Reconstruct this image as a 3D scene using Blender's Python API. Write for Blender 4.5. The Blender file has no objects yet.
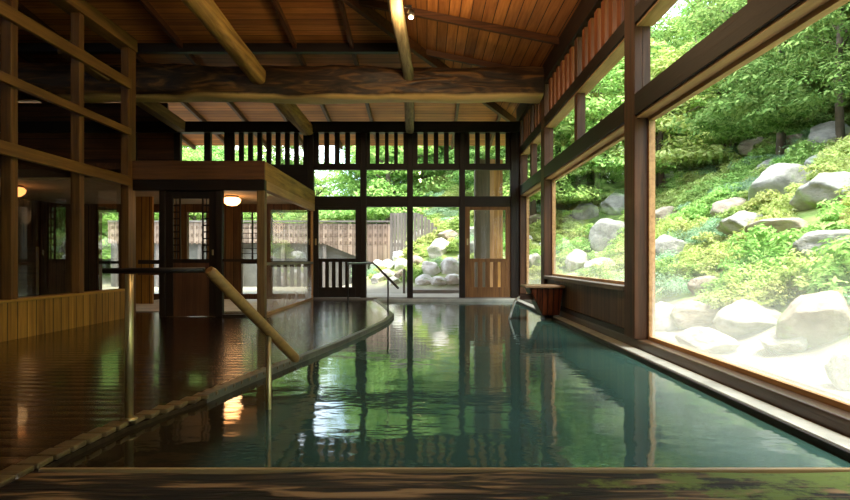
import bpy, bmesh, math, random
from mathutils import Vector, Matrix, noise
random.seed(7)
S = bpy.context.scene
C = S.collection
F, CX, CY, H = 567.0, 427.0, 260.0, 0.73
def PX(px, Y): return (px-CX)*Y/F
def PZ(py, Y): return H-(py-CY)*Y/F

# ------------------------------------------------------------------ materials
MATS = {}
def newmat(name):
    m = bpy.data.materials.new(name); m.use_nodes = True
    nt = m.node_tree; nt.nodes.clear()
    out = nt.nodes.new('ShaderNodeOutputMaterial')
    return m, nt, out
def N(nt, t, **kw):
    n = nt.nodes.new(t)
    for k, v in kw.items():
        if k.startswith('i_'): n.inputs[k[2:].replace('_', ' ')].default_value = v
        else: setattr(n, k, v)
    return n
def ramp(nt, pts):
    r = nt.nodes.new('ShaderNodeValToRGB'); e = r.color_ramp.elements
    while len(e) < len(pts): e.new(0.5)
    for i, (p, c) in enumerate(pts): e[i].position = p; e[i].color = (*c, 1)
    return r
def mathn(nt, op, a, b=None):
    n = nt.nodes.new('ShaderNodeMath'); n.operation = op
    for i, v in enumerate((a, b)):
        if v is None: continue
        if isinstance(v, (int, float)): n.inputs[i].default_value = v
        else: nt.links.new(v, n.inputs[i])
    return n.outputs[0]
def principled(nt, out):
    b = nt.nodes.new('ShaderNodeBsdfPrincipled'); nt.links.new(b.outputs[0], out.inputs[0]); return b

def wood(light, dark, axis='X', rough=0.6, plank=None, plank_axis='Y', gscale=1.0, bump=0.25, spec=0.3, coat=0.0, cup=0.0):
    """grain along axis; optional plank joints every `plank` metres along plank_axis"""
    key = (light, dark, axis, rough, plank, plank_axis, gscale, bump, spec, coat, cup)
    if key in MATS: return MATS[key]
    m, nt, out = newmat('wood'); L = nt.links.new
    tc = N(nt, 'ShaderNodeTexCoord'); geo = N(nt, 'ShaderNodeNewGeometry')
    pos = geo.outputs['Position']
    mp = N(nt, 'ShaderNodeMapping'); L(pos, mp.inputs[0])
    sc = {'X': (.7, 14, 14), 'Y': (14, .7, 14), 'Z': (14, 14, .7)}[axis]
    mp.inputs['Scale'].default_value = tuple(s*gscale for s in sc)
    n1 = N(nt, 'ShaderNodeTexNoise', i_Scale=1.5, i_Detail=6.0, i_Roughness=.65, i_Distortion=.6); L(mp.outputs[0], n1.inputs[0])
    n2 = N(nt, 'ShaderNodeTexNoise', i_Scale=1.3, i_Detail=3.0); L(pos, n2.inputs[0])
    mid = tuple((a+b)/2 for a, b in zip(light, dark))
    r = ramp(nt, [(.3, dark), (.5, mid), (.72, light)]); L(n1.outputs[0], r.inputs[0])
    mul = N(nt, 'ShaderNodeMixRGB', blend_type='MULTIPLY'); mul.inputs[0].default_value = .6
    r2 = ramp(nt, [(.3, (.5, .5, .5)), (.7, (1.2, 1.15, 1.1))]); L(n2.outputs[0], r2.inputs[0])
    L(r.outputs[0], mul.inputs[1]); L(r2.outputs[0], mul.inputs[2])
    col = mul.outputs[0]; hgt = n1.outputs[0]
    if plank:
        sep = N(nt, 'ShaderNodeSeparateXYZ'); L(pos, sep.inputs[0])
        c = mathn(nt, 'DIVIDE', sep.outputs[plank_axis], plank)
        fr = mathn(nt, 'FRACT', c); fl = mathn(nt, 'FLOOR', c)
        wn = N(nt, 'ShaderNodeTexWhiteNoise', noise_dimensions='1D'); L(fl, wn.inputs['W'])
        r3 = ramp(nt, [(0, (.55, .5, .45)), (1, (1.15, 1.1, 1.05))]); L(wn.outputs[0], r3.inputs[0])
        m2 = N(nt, 'ShaderNodeMixRGB', blend_type='MULTIPLY'); m2.inputs[0].default_value = .8
        L(col, m2.inputs[1]); L(r3.outputs[0], m2.inputs[2])
        ab = mathn(nt, 'ABSOLUTE', mathn(nt, 'SUBTRACT', fr, .5))
        gap = mathn(nt, 'GREATER_THAN', ab, .5-.006/plank)
        m3 = N(nt, 'ShaderNodeMixRGB'); L(gap, m3.inputs[0]); L(m2.outputs[0], m3.inputs[1]); m3.inputs[2].default_value = (dark[0]*.2, dark[1]*.2, dark[2]*.2, 1)
        col = m3.outputs[0]
        hgt = mathn(nt, 'SUBTRACT', mathn(nt, 'MULTIPLY', hgt, .4), mathn(nt, 'MULTIPLY', gap, 1.0))
        if cup: hgt = mathn(nt, 'SUBTRACT', hgt, mathn(nt, 'MULTIPLY', mathn(nt, 'MULTIPLY', ab, ab), cup))
    b = principled(nt, out); L(col, b.inputs['Base Color'])
    b.inputs['Roughness'].default_value = rough
    b.inputs['Specular IOR Level'].default_value = spec
    b.inputs['Coat Weight'].default_value = coat; b.inputs['Coat Roughness'].default_value = .06
    bp = N(nt, 'ShaderNodeBump'); bp.inputs['Strength'].default_value = bump; bp.inputs['Distance'].default_value = .01
    L(hgt, bp.inputs['Height']); L(bp.outputs[0], b.inputs['Normal'])
    MATS[key] = m; return m

DK_L, DK_D = (.020, .009, .004), (.005, .0025, .0015)      # dark stained timber
def dark(ax, **k): return wood(DK_L, DK_D, ax, rough=.5, **k)
MD_L, MD_D = (.13, .048, .014), (.04, .014, .005)         # mid brown
def mid(ax, **k): return wood(MD_L, MD_D, ax, rough=.55, **k)
GD_L, GD_D = (.58, .32, .085), (.15, .07, .018)            # golden peeled log
def gold(ax, **k): return wood(GD_L, GD_D, ax, rough=.6, **k)
def pale(ax, **k): return wood((.62, .38, .18), (.34, .18, .08), ax, rough=.6, **k)
def yell(ax, **k): return wood((.55, .29, .055), (.22, .10, .02), ax, rough=.5, **k)
def ceil(ax, pa): return wood((.62, .25, .06), (.28, .09, .02), ax, rough=.6, plank=.14, plank_axis=pa)
def grey(ax, **k): return wood((.30, .27, .24), (.13, .11, .10), ax, rough=.7, **k)

def simple(name, col, rough=.5, metal=0.0, bump=0, bscale=20, var=0.0, vscale=4):
    if name in MATS: return MATS[name]
    m, nt, out = newmat(name); b = principled(nt, out); L = nt.links.new
    geo = N(nt, 'ShaderNodeNewGeometry')
    n1 = N(nt, 'ShaderNodeTexNoise', i_Scale=vscale, i_Detail=6.0); L(geo.outputs['Position'], n1.inputs[0])
    lo = tuple(c*(1-var) for c in col); hi = tuple(min(1, c*(1+var)) for c in col)
    r = ramp(nt, [(.3, lo), (.7, hi)]); L(n1.outputs[0], r.inputs[0]); L(r.outputs[0], b.inputs['Base Color'])
    b.inputs['Roughness'].default_value = rough; b.inputs['Metallic'].default_value = metal
    if bump:
        n = N(nt, 'ShaderNodeTexNoise', i_Scale=bscale, i_Detail=5.0); L(geo.outputs['Position'], n.inputs[0])
        bp = N(nt, 'ShaderNodeBump'); bp.inputs['Strength'].default_value = bump; bp.inputs['Distance'].default_value = .02
        L(n.outputs[0], bp.inputs['Height']); L(bp.outputs[0], b.inputs['Normal'])
    MATS[name] = m; return m

def glass_mat(name, fog=0.0, tint=(.97, .985, .975), ior=1.28, z0=0.0, z1=1.2):
    if name in MATS: return MATS[name]
    m, nt, out = newmat(name); L = nt.links.new
    tr = N(nt, 'ShaderNodeBsdfTransparent'); tr.inputs[0].default_value = (*tint, 1)
    gl = N(nt, 'ShaderNodeBsdfGlossy'); gl.inputs['Roughness'].default_value = .01
    fr = N(nt, 'ShaderNodeFresnel'); fr.inputs[0].default_value = ior
    gb = N(nt, 'ShaderNodeNewGeometry')
    ff_ = mathn(nt, 'MULTIPLY', fr.outputs[0], mathn(nt, 'SUBTRACT', 1.0, gb.outputs['Backfacing']))
    mx = N(nt, 'ShaderNodeMixShader'); L(ff_, mx.inputs[0]); L(tr.outputs[0], mx.inputs[1]); L(gl.outputs[0], mx.inputs[2])
    last = mx
    if fog:   # condensation settled on the lower part of the pane
        geo = N(nt, 'ShaderNodeNewGeometry'); sep = N(nt, 'ShaderNodeSeparateXYZ'); L(geo.outputs['Position'], sep.inputs[0])
        mr = N(nt, 'ShaderNodeMapRange', interpolation_type='SMOOTHSTEP'); L(sep.outputs['Z'], mr.inputs[0])
        for i, v in ((1, z0), (2, z1), (3, 1.0), (4, .0)): mr.inputs[i].default_value = v
        n = N(nt, 'ShaderNodeTexNoise', i_Scale=2.2, i_Detail=4.0); L(geo.outputs['Position'], n.inputs[0])
        k = mathn(nt, 'MULTIPLY', mathn(nt, 'MULTIPLY', mr.outputs[0], fog), mathn(nt, 'ADD', n.outputs[0], .5))
        tl = N(nt, 'ShaderNodeBsdfTranslucent'); tl.inputs[0].default_value = (.97, .97, .92, 1)
        m2 = N(nt, 'ShaderNodeMixShader'); L(k, m2.inputs[0]); L(mx.outputs[0], m2.inputs[1]); L(tl.outputs[0], m2.inputs[2]); last = m2
    L(last.outputs[0], out.inputs[0]); MATS[name] = m; return m
GLASS = glass_mat('glass_clear'); GLASSFOG = glass_mat('glass_misted', fog=.21, z0=0.0, z1=.9)
GLASSL = glass_mat('glass_left', ior=2.1, tint=(.85, .85, .8))

def leaf_mat(name, cols, trans=.35):
    m, nt, out = newmat(name); L = nt.links.new
    geo = N(nt, 'ShaderNodeNewGeometry')
    oi = N(nt, 'ShaderNodeObjectInfo')
    add = mathn(nt, 'FRACT', mathn(nt, 'ADD', geo.outputs['Random Per Island'], mathn(nt, 'MULTIPLY', oi.outputs['Random'], .0)))
    r = ramp(nt, [(i/(len(cols)-1), c) for i, c in enumerate(cols)]); L(add, r.inputs[0])
    hs = N(nt, 'ShaderNodeHueSaturation'); L(r.outputs[0], hs.inputs['Color'])
    L(mathn(nt, 'ADD', mathn(nt, 'MULTIPLY', oi.outputs['Random'], .035), .475), hs.inputs['Hue'])
    L(mathn(nt, 'ADD', mathn(nt, 'MULTIPLY', oi.outputs['Random'], .4), .8), hs.inputs['Value'])
    d = N(nt, 'ShaderNodeBsdfDiffuse'); L(hs.outputs[0], d.inputs[0])
    t = N(nt, 'ShaderNodeBsdfTranslucent'); L(hs.outputs[0], t.inputs[0])
    mx = N(nt, 'ShaderNodeMixShader'); mx.inputs[0].default_value = trans
    L(d.outputs[0], mx.inputs[1]); L(t.outputs[0], mx.inputs[2]); L(mx.outputs[0], out.inputs[0])
    return m
LEAF_LIME = leaf_mat('leaf_lime', [(.26, .38, .09), (.46, .56, .17), (.60, .64, .28), (.32, .46, .13)])
LEAF_GREEN = leaf_mat('leaf_green', [(.15, .30, .07), (.30, .50, .13), (.48, .64, .22), (.19, .37, .09)])
LEAF_BLUE = leaf_mat('leaf_blue', [(.16, .32, .18), (.30, .46, .28), (.42, .56, .36), (.18, .34, .17)])
LEAF_DEEP = leaf_mat('leaf_deep', [(.08, .20, .05), (.17, .35, .09), (.34, .52, .17), (.10, .24, .06)])
BARK = simple('bark', (.10, .075, .05), .9, bump=.6, var=.4)

def emis(name, col, s):
    m, nt, out = newmat(name); e = N(nt, 'ShaderNodeEmission'); e.inputs[0].default_value = (*col, 1); e.inputs[1].default_value = s
    nt.links.new(e.outputs[0], out.inputs[0]); return m

# ------------------------------------------------------------------ mesh helpers
class MB:
    def __init__(s): s.v = []; s.f = []; s.sm = []
    def poly(s, vs, fs, smooth=False):
        o = len(s.v); s.v += [Vector(p) for p in vs]
        for f in fs: s.f.append([o+i for i in f]); s.sm.append(smooth)
        return s
    def box(s, x0, x1, y0, y1, z0, z1):
        v = [(x, y, z) for z in (z0, z1) for y in (y0, y1) for x in (x0, x1)]
        return s.poly(v, [(0, 2, 3, 1), (4, 5, 7, 6), (0, 1, 5, 4), (2, 6, 7, 3), (0, 4, 6, 2), (1, 3, 7, 5)])
    def prism(s, pts, z0, z1):            # polygon ccw in XY
        n = len(pts); v = [(x, y, z0) for x, y in pts]+[(x, y, z1) for x, y in pts]
        fs = [list(range(n))[::-1], list(range(n, 2*n))]+[(i, (i+1) % n, n+(i+1) % n, n+i) for i in range(n)]
        return s.poly(v, fs)
    def beam(s, a, b, w, h, up=(0, 0, 1)):  # rectangular bar a->b, w horizontal, h along up; a,b at centre
        a, b = Vector(a), Vector(b); d = (b-a).normalized(); up = Vector(up)
        sd = d.cross(up).normalized(); u = sd.cross(d).normalized()
        v = [p+sd*sx*w/2+u*sz*h/2 for p in (a, b) for sx, sz in ((-1, -1), (1, -1), (1, 1), (-1, 1))]
        return s.poly(v, [(0, 1, 2, 3), (7, 6, 5, 4), (0, 4, 5, 1), (1, 5, 6, 2), (2, 6, 7, 3), (3, 7, 4, 0)])
    def tube(s, pts, r, n=14, caps=True):
        pts = [Vector(p) for p in pts]; rs = r if isinstance(r, (list, tuple)) else [r]*len(pts)
        o = len(s.v); prev = None
        for i, p in enumerate(pts):
            d = (pts[min(i+1, len(pts)-1)]-pts[max(i-1, 0)]).normalized()
            ref = prev if prev else (Vector((0, 0, 1)) if abs(d.z) < .9 else Vector((1, 0, 0)))
            sd = d.cross(ref).normalized(); u = sd.cross(d).normalized(); prev = u
            for k in range(n):
                a = 2*math.pi*k/n; s.v.append(p+(sd*math.cos(a)+u*math.sin(a))*rs[i])
        for i in range(len(pts)-1):
            for k in range(n):
                s.f.append([o+i*n+k, o+i*n+(k+1) % n, o+(i+1)*n+(k+1) % n, o+(i+1)*n+k]); s.sm.append(True)
        if caps:
            s.f.append([o+k for k in range(n)][::-1]); s.sm.append(False)
            s.f.append([o+(len(pts)-1)*n+k for k in range(n)]); s.sm.append(False)
        return s
    def lathe(s, c, prof, n=20):
        o = len(s.v); c = Vector(c)
        for r, z in prof:
            for k in range(n):
                a = 2*math.pi*k/n; s.v.append(c+Vector((r*math.cos(a), r*math.sin(a), z)))
        for i in range(len(prof)-1):
            for k in range(n):
                s.f.append([o+i*n+k, o+i*n+(k+1) % n, o+(i+1)*n+(k+1) % n, o+(i+1)*n+k]); s.sm.append(True)
        s.f.append([o+k for k in range(n)][::-1]); s.sm.append(False)
        s.f.append([o+(len(prof)-1)*n+k for k in range(n)]); s.sm.append(False)
        return s

def wloc(o):
    v = Vector((0, 0, 0))
    while o: v += o.location; o = o.parent
    return v
def obj(name, mb, mat, parent=None, bevel=0.0, fixn=True):
    me = bpy.data.meshes.new(name)
    if parent: off = wloc(parent)
    else:
        xs = [p.x for p in mb.v]; ys = [p.y for p in mb.v]; zs = [p.z for p in mb.v]
        off = Vector(((min(xs)+max(xs))/2, (min(ys)+max(ys))/2, min(zs)))
    me.from_pydata([p-off for p in mb.v], [], mb.f); me.update()
    me.polygons.foreach_set('use_smooth', mb.sm)
    if fixn:
        bm = bmesh.new(); bm.from_mesh(me); bmesh.ops.recalc_face_normals(bm, faces=bm.faces); bm.to_mesh(me); bm.free()
    me.materials.append(mat)
    o = bpy.data.objects.new(name, me); C.objects.link(o)
    if parent: o.parent = parent
    else: o.location = off
    if bevel:
        b = o.modifiers.new('bevel', 'BEVEL'); b.width = bevel; b.segments = 2; b.limit_method = 'ANGLE'
    return o
def empty(name, loc):
    o = bpy.data.objects.new(name, None); C.objects.link(o); o.location = loc; o.empty_display_size = .1; return o
def tag(o, label, cat, group=None, kind=None):
    o['label'] = label; o['category'] = cat
    if group: o['group'] = group
    if kind: o['kind'] = kind
    return o
def struct(o, label=None, cat=None):
    o['kind'] = 'structure'
    if label: o['label'] = label
    if cat: o['category'] = cat
    return o
def copy_tree(o, parent=None):
    c = o.copy(); C.objects.link(c)
    if parent: c.parent = parent
    for ch in o.children: copy_tree(ch, c)
    return c

# ------------------------------------------------------------------ layout
XR, YB, XL = 1.72, 10.6, -3.77
WZ = -0.038
YS, YN = -3.2, 1.75                  # room's rear wall, near timber
EDGE = [(-1.39, 1.97), (-1.37, 2.27), (-1.34, 2.54), (-1.28, 2.75), (-1.18, 3.05), (-1.09, 3.55), (-.95, 4.2), (-.78, 5.0), (-.60, 6.0), (-.47, 6.9), (-.44, 7.6), (-.62, 8.8), (-.93, 10.45)]

# floor (left deck)
fl = [(-9.0, YS), (1.6, YS), (1.6, 1.5), (-1.5, 1.5)]+[(x-.062, y) for x, y in EDGE]+[(-1.0, YB+.1), (-9.0, YB+.1)]
fmat = wood((.050, .018, .007), (.014, .005, .0025), 'X', rough=.14, plank=.105, plank_axis='Y', bump=.8, spec=.6, coat=.3, cup=1.1)
struct(obj('floor', MB().prism(fl, -.12, 0.0), fmat), 'dark wet floor boards running across the left of the bath', 'floor')

# pool water
wm, nt, out = newmat('water'); L = nt.links.new
b = principled(nt, out)
geo = N(nt, 'ShaderNodeNewGeometry')
n0 = N(nt, 'ShaderNodeTexNoise', i_Scale=.5, i_Detail=2.0); L(geo.outputs['Position'], n0.inputs[0])
r = ramp(nt, [(.35, (.028, .060, .045)), (.65, (.034, .085, .080))]); L(n0.outputs[0], r.inputs[0])
# the submerged brown step along the near left edge shows through as darker shallow water
sp = N(nt, 'ShaderNodeSeparateXYZ'); L(geo.outputs['Position'], sp.inputs[0])
ka = N(nt, 'ShaderNodeMapRange', interpolation_type='SMOOTHSTEP'); L(sp.outputs['X'], ka.inputs[0])
for i, v in ((1, -.95), (2, -.70), (3, 1), (4, 0)): ka.inputs[i].default_value = v
kb = N(nt, 'ShaderNodeMapRange', interpolation_type='SMOOTHSTEP'); L(sp.outputs['Y'], kb.inputs[0])
for i, v in ((1, 3.6), (2, 4.8), (3, 1), (4, 0)): kb.inputs[i].default_value = v
mxw = N(nt, 'ShaderNodeMixRGB'); L(mathn(nt, 'MULTIPLY', ka.outputs[0], kb.outputs[0]), mxw.inputs[0]); L(r.outputs[0], mxw.inputs[1]); mxw.inputs[2].default_value = (.022, .016, .008, 1)
L(mxw.outputs[0], b.inputs['Base Color'])
b.inputs['Roughness'].default_value = .05; b.inputs['IOR'].default_value = 1.38
mp = N(nt, 'ShaderNodeMapping'); mp.inputs['Scale'].default_value = (2.2, 3.5, 1); L(geo.outputs['Position'], mp.inputs[0])
n1 = N(nt, 'ShaderNodeTexNoise', i_Scale=1.6, i_Detail=3.0, i_Roughness=.45); L(mp.outputs[0], n1.inputs[0])
n2 = N(nt, 'ShaderNodeTexNoise', i_Scale=9.0, i_Detail=1.0); L(mp.outputs[0], n2.inputs[0])
bp = N(nt, 'ShaderNodeBump'); bp.inputs['Strength'].default_value = 1.0; bp.inputs['Distance'].default_value = .0055
L(mathn(nt, 'ADD', mathn(nt, 'MULTIPLY', n1.outputs[0], .5), mathn(nt, 'MULTIPLY', n2.outputs[0], .05)), bp.inputs['Height']); L(bp.outputs[0], b.inputs['Normal'])
wp = EDGE+[(1.0, 10.45), (1.63, 10.45), (1.63, 1.97)]
tag(obj('pool_water', MB().prism(wp[::-1], -.55, WZ), wm), 'still teal bath water reflecting windows and slats', 'water')

# pool rims
stone = simple('rim_stone', (.075, .068, .052), .4, bump=.3, var=.35, vscale=6)
palest = simple('rim_pale', (.42, .42, .38), .3, bump=.15, var=.25, vscale=5)
rim = MB(); pts = EDGE[4:]
poly = [(x, y) for x, y in pts]+[(x-.06, y) for x, y in pts[::-1]]
rim.prism(poly, -.3, .006)
tag(obj('pool_rim', rim, stone, bevel=.006), 'low grey stone rim bending along the left side of the pool', 'pool rim')
tag(obj('pool_rim', MB().box(1.63, 1.742, 1.97, 10.45, -.5, 0.0), palest, bevel=.008), 'long pale rim strip along the pool under the right windows', 'pool rim')
tag(obj('pool_rim', MB().box(-.93, 1.742, 10.45, 10.55, -.5, .012), palest, bevel=.008), 'pale rim strip at the far end of the pool below the doors', 'pool rim')
tag(obj('edge_board', MB().box(1.607, 1.629, 2.0, 10.44, -.5, -.004), dark('Y'), bevel=.004), 'thin black board facing the water below the pale right rim', 'board')
# deck edging : ends of duckboards
dm = MB()
def edge_x(y):
    for (x0, y0), (x1, y1) in zip(EDGE, EDGE[1:]):
        if y0 <= y <= y1: return x0+(x1-x0)*(y-y0)/(y1-y0)
    return EDGE[0][0]
y = 1.84
while y < 4.3:
    x = edge_x(y+.04); dm.box(x-.085, x-.002, y, y+.082, -.018, .004); y += .092
tag(obj('deck_edging', dm, wood((.17, .11, .045), (.07, .042, .018), 'X', rough=.35), bevel=.006), 'row of short wet board ends along the near left pool edge', 'edging')
# under-edging filler
tag(obj('pool_wall', MB().prism([(x-.004, y) for x, y in EDGE[:5]]+[(x-.12, y) for x, y in EDGE[:5][::-1]], -.5, -.02), wood((.05, .03, .014), (.015, .009, .005), 'X', rough=.9, spec=.05)), 'dark side of the pool below the deck edging', 'pool wall')
# near timber
nm, nt, out = newmat('mossy_timber'); L = nt.links.new
b = principled(nt, out); geo = N(nt, 'ShaderNodeNewGeometry')
mp = N(nt, 'ShaderNodeMapping'); mp.inputs['Scale'].default_value = (1.2, 9, 9); L(geo.outputs['Position'], mp.inputs[0])
n1 = N(nt, 'ShaderNodeTexNoise', i_Scale=2.0, i_Detail=7.0, i_Distortion=1.0); L(mp.outputs[0], n1.inputs[0])
r = ramp(nt, [(.42, (.004, .003, .002)), (.52, (.030, .017, .008)), (.64, (.20, .12, .055))]); L(n1.outputs[0], r.inputs[0])
n2 = N(nt, 'ShaderNodeTexNoise', i_Scale=5.0, i_Detail=9.0, i_Roughness=.7); L(geo.outputs['Position'], n2.inputs[0])
sx = N(nt, 'ShaderNodeSeparateXYZ'); L(geo.outputs['Position'], sx.inputs[0])
mr = N(nt, 'ShaderNodeMapRange'); L(sx.outputs[0], mr.inputs[0])
for i, v in ((1, .0), (2, .9), (3, -.12), (4, .10)): mr.inputs[i].default_value = v
k = ramp(nt, [(.55, (0, 0, 0)), (.64, (1, 1, 1))]); L(mathn(nt, 'ADD', n2.outputs[0], mr.outputs[0]), k.inputs[0])
mx = N(nt, 'ShaderNodeMixRGB'); L(k.outputs[0], mx.inputs[0]); L(r.outputs[0], mx.inputs[1]); mx.inputs[2].default_value = (.085, .115, .018, 1)
L(mx.outputs[0], b.inputs['Base Color']); b.inputs['Roughness'].default_value = .75; b.inputs['Specular IOR Level'].default_value = .2
bp = N(nt, 'ShaderNodeBump'); bp.inputs['Strength'].default_value = 1.0; bp.inputs['Distance'].default_value = .02; L(n1.outputs[0], bp.inputs['Height']); L(bp.outputs[0], b.inputs['Normal'])
nb = MB(); nx = 60
vs = []; prof = [(1.5, -.3), (1.5, .0), (1.62, .012), (1.75, .006), (1.955, -.002), (1.975, -.022), (1.98, -.3)]
for i in range(nx+1):
    x = -1.36+(1.63+1.36)*i/nx
    for j, (yy, zz) in enumerate(prof):
        k = noise.noise(Vector((x*2.3, yy*5, 3)))*.012 if 1 <= j <= 4 else 0
        vs.append((x, yy, zz+k))
np_ = len(prof)
nb.poly(vs, [(i*np_+j, (i+1)*np_+j, (i+1)*np_+j+1, i*np_+j+1) for i in range(nx) for j in range(np_-1)]+[list(range(np_)), [nx*np_+j for j in range(np_)][::-1]], True)
tag(obj('edge_timber', nb, nm), 'broad mossy weathered timber across the near end of the pool', 'timber')
tag(obj('edge_highlight', MB().box(-1.36, 1.63, 1.982, 1.999, -.2, .0), wood((.36, .24, .10), (.18, .11, .05), 'X', rough=.35), bevel=.004), 'thin pale batten along the mossy near timber', 'highlight')  # lit far edge of the timber, painted in as a pale strip

# ------------------------------------------------------------------ right wall
dx = dark('Y'); dz = dark('Z')
def post(x0, x1, y0, y1, z0, z1, label, mat=None, name='timber_post', group=None):
    return tag(obj(name, MB().box(x0, x1, y0, y1, z0, z1), mat or dz, bevel=.008), label, 'post', group)
PY = [(-2.5, -2.26), (1.1, 1.34), (4.71, 4.95), (8.33, 8.57), (10.48, 10.68)]
RP = ['dark square post at the rear of the right window wall', 'square post of the right window wall nearest behind the view', 'tall dark square post between the two large right windows', 'square post on the right wall under the log crossbeam end', 'dark square post in the far right corner of the bath']
pm = wood((.13, .052, .019), (.03, .013, .006), 'Z', rough=.5)
for (y0, y1), lb in zip(PY, RP): post(XR, XR+.14, y0, y1, .07, 3.32, lb, pm)
struct(tag(obj('trim_1', MB().box(1.745, 2.02, -3.2, 10.7, -.5, .07), wood((.11, .062, .035), (.035, .02, .012), 'Y', rough=.3), bevel=.008), 'dark wet sill timber under the right windows', 'sill'))
names = ['rear', 'nearest', 'middle', 'far']
halfy = []
for i in range(4):
    y0, y1 = PY[i][1], PY[i+1][0]
    tag(obj('transom_beam', MB().box(XR, XR+.11, y0, y1, 1.93, 2.11), dx, bevel=.006), ['dark transom beam behind the view on the right wall', 'thick dark transom beam crossing the top right corner', 'dark transom beam between the two right hand posts', 'short dark transom beam beside the far right corner'][i], 'beam')
    tag(obj('transom_trim', MB().box(XR+.02, XR+.15, y0, y1, 1.912, 1.93), pale('Y')), 'pale underside board of the %s right transom beam' % names[i], 'board')
    tag(obj('clerestory_rail', MB().box(XR, XR+.11, y0, y1, 2.69, 2.83), dx, bevel=.006), 'dark rail under the %s slatted screen of the right wall' % names[i], 'rail')
    tag(obj('rail_trim', MB().box(XR+.02, XR+.16, y0, y1, 2.672, 2.69), pale('Y')), 'pale board under the %s high rail of the right wall' % names[i], 'board')
    ym = (y0+y1)/2
    tag(obj('mullion', MB().box(XR+.02, XR+.12, ym-.06, ym+.06, 2.11, 2.672), pm, bevel=.005), 'short mullion in the %s high window of the right wall' % names[i], 'mullion')
    tag(obj('mullion', MB().box(XR+.02, XR+.12, ym-.06, ym+.06, 2.83, 3.32), pm, bevel=.005), 'short post amid the %s slatted screen of the right wall' % names[i], 'mullion')
    # slats
    n = max(3, round((ym-y0)/.29))
    for hf, (a, bb) in zip(('nearer', 'farther'), ((y0, ym-.06), (ym+.06, y1))):
        sm = MB(); st = (bb-a)/(n+1)
        for k in range(n):
            yy = a+st*(k+1); sm.box(XR+.03, XR+.09, yy-.055, yy+.055, 2.83, 3.32)
        tag(obj('slat_screen', sm, wood((.30, .10, .032), (.12, .035, .014), 'Z', rough=.5), bevel=.004), 'reddish vertical slats high on the right wall, %s half of the %s bay' % (hf, names[i]), 'screen')
    # windows
    zb = .07
    if i == 2: zb = .50
    w = empty('window_%d' % (i+1), ((XR+.1), (y0+y1)/2, zb)); struct(w, 'large %s fixed window of the right wall' % names[i], 'window')
    fm = MB(); t = .028
    xx0, xx1 = XR+.115, XR+.165
    fm.box(xx0, xx1, y0, y1, zb, zb+t).box(xx0, xx1, y0, y1, 1.912-t, 1.912).box(xx0, xx1, y0, y0+t, zb+t, 1.912-t).box(xx0, xx1, y1-t, y1, zb+t, 1.912-t)
    obj('window_frame', fm, pale('Y'), w)
    obj('pane', MB().box(XR+.137, XR+.143, y0+t, y1-t, zb+t, 1.912-t), GLASSFOG if i != 2 else glass_mat('glass_misted2', fog=.12, z0=.4, z1=1.2), w)
    w2 = empty('window_%d' % (i+5), (XR+.1, (y0+y1)/2, 2.11)); struct(w2, 'high %s clerestory window of the right wall' % names[i], 'window')
    for a, bb in ((y0, ym-.06), (ym+.06, y1)): obj('pane', MB().box(XR+.067, XR+.073, a, bb, 2.11, 2.672), GLASS, w2)
tag(obj('top_plate', MB().box(XR-.02, XR+.2, YS, YB+.2, 3.32, 3.6), dx, bevel=.01), 'long dark wall plate where ceiling meets right wall', 'beam')
# wainscot in the third bay
wn = MB().box(XR+.05, XR+.12, 4.95, 8.33, .07, .455)
w = obj('wall_right', wn, wood((.21, .12, .05), (.08, .042, .02), 'Z', rough=.5, plank=.12, plank_axis='Y')); struct(w, 'low vertical board wall under the right hand window', 'wall')
tag(obj('window_sill', MB().box(XR-.01, XR+.16, 4.95, 8.33, .455, .5), grey('Y'), bevel=.006), 'grey timber sill on the low board wall at right', 'sill')
tag(obj('skirting_rail', MB().box(XR+.025, XR+.05, 4.95, 8.33, .07, .12), dark('Y')), 'dark skirting rail at the foot of the low right wall', 'rail')

# ------------------------------------------------------------------ back wall
xs = [PX(311, YB), PX(363.5, YB), PX(410, YB), PX(462, YB), PX(513, YB)]
BP = ['dark post left of the slatted far door', 'dark post right of the slatted far door', 'dark post in the middle of the far opening', 'post left of the warm brown far door', 'post right of the warm brown far door']
for x, lb in zip(xs, BP): post(x-.055, x+.055, YB-.07, YB+.07, .03, 3.10, lb)
za, zb_, zc, zd = PZ(207, YB), PZ(196.5, YB), PZ(170, YB), PZ(164.5, YB)
zs0, zs1 = PZ(164.5, YB), PZ(137, YB)
tag(obj('back_plate', MB().box(-9, 1.72, YB-.1, YB+.1, 3.10, 3.30), dark('X'), bevel=.008), 'long dark plate beam on top of the far wall', 'beam')
for i in range(4):
    x0, x1 = xs[i]+.055, xs[i+1]-.055; nm_ = ['leftmost', 'second', 'third', 'rightmost'][i]
    tag(obj('lintel', MB().box(x0, x1, YB-.05, YB+.05, za, zb_), dark('X'), bevel=.004), 'dark lintel under the %s small pane of the far wall' % nm_, 'lintel')
    tag(obj('cross_rail', MB().box(x0, x1, YB-.05, YB+.05, zc, zd+.01), dark('X'), bevel=.004), 'dark rail above the %s small pane of the far wall' % nm_, 'rail')
    w = empty('window_%d' % (i+9), ((x0+x1)/2, YB, zb_)); struct(w, '%s small upper pane of the far wall' % nm_, 'window')
    obj('pane', MB().box(x0, x1, YB-.003, YB+.003, zb_, zc), GLASS, w)
    sm = MB(); g = .105; n = 4; sw = ((x1-x0)-n*g)/(n+1)
    for k in range(n+1):
        a = x0+k*(sw+g); sm.box(a, a+sw, YB-.03, YB+.03, zd+.01, 3.10)
    tag(obj('slat_screen', sm, dark('Z'), bevel=.003), 'dark upright slats above the %s small pane of the far wall' % nm_, 'screen')

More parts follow.
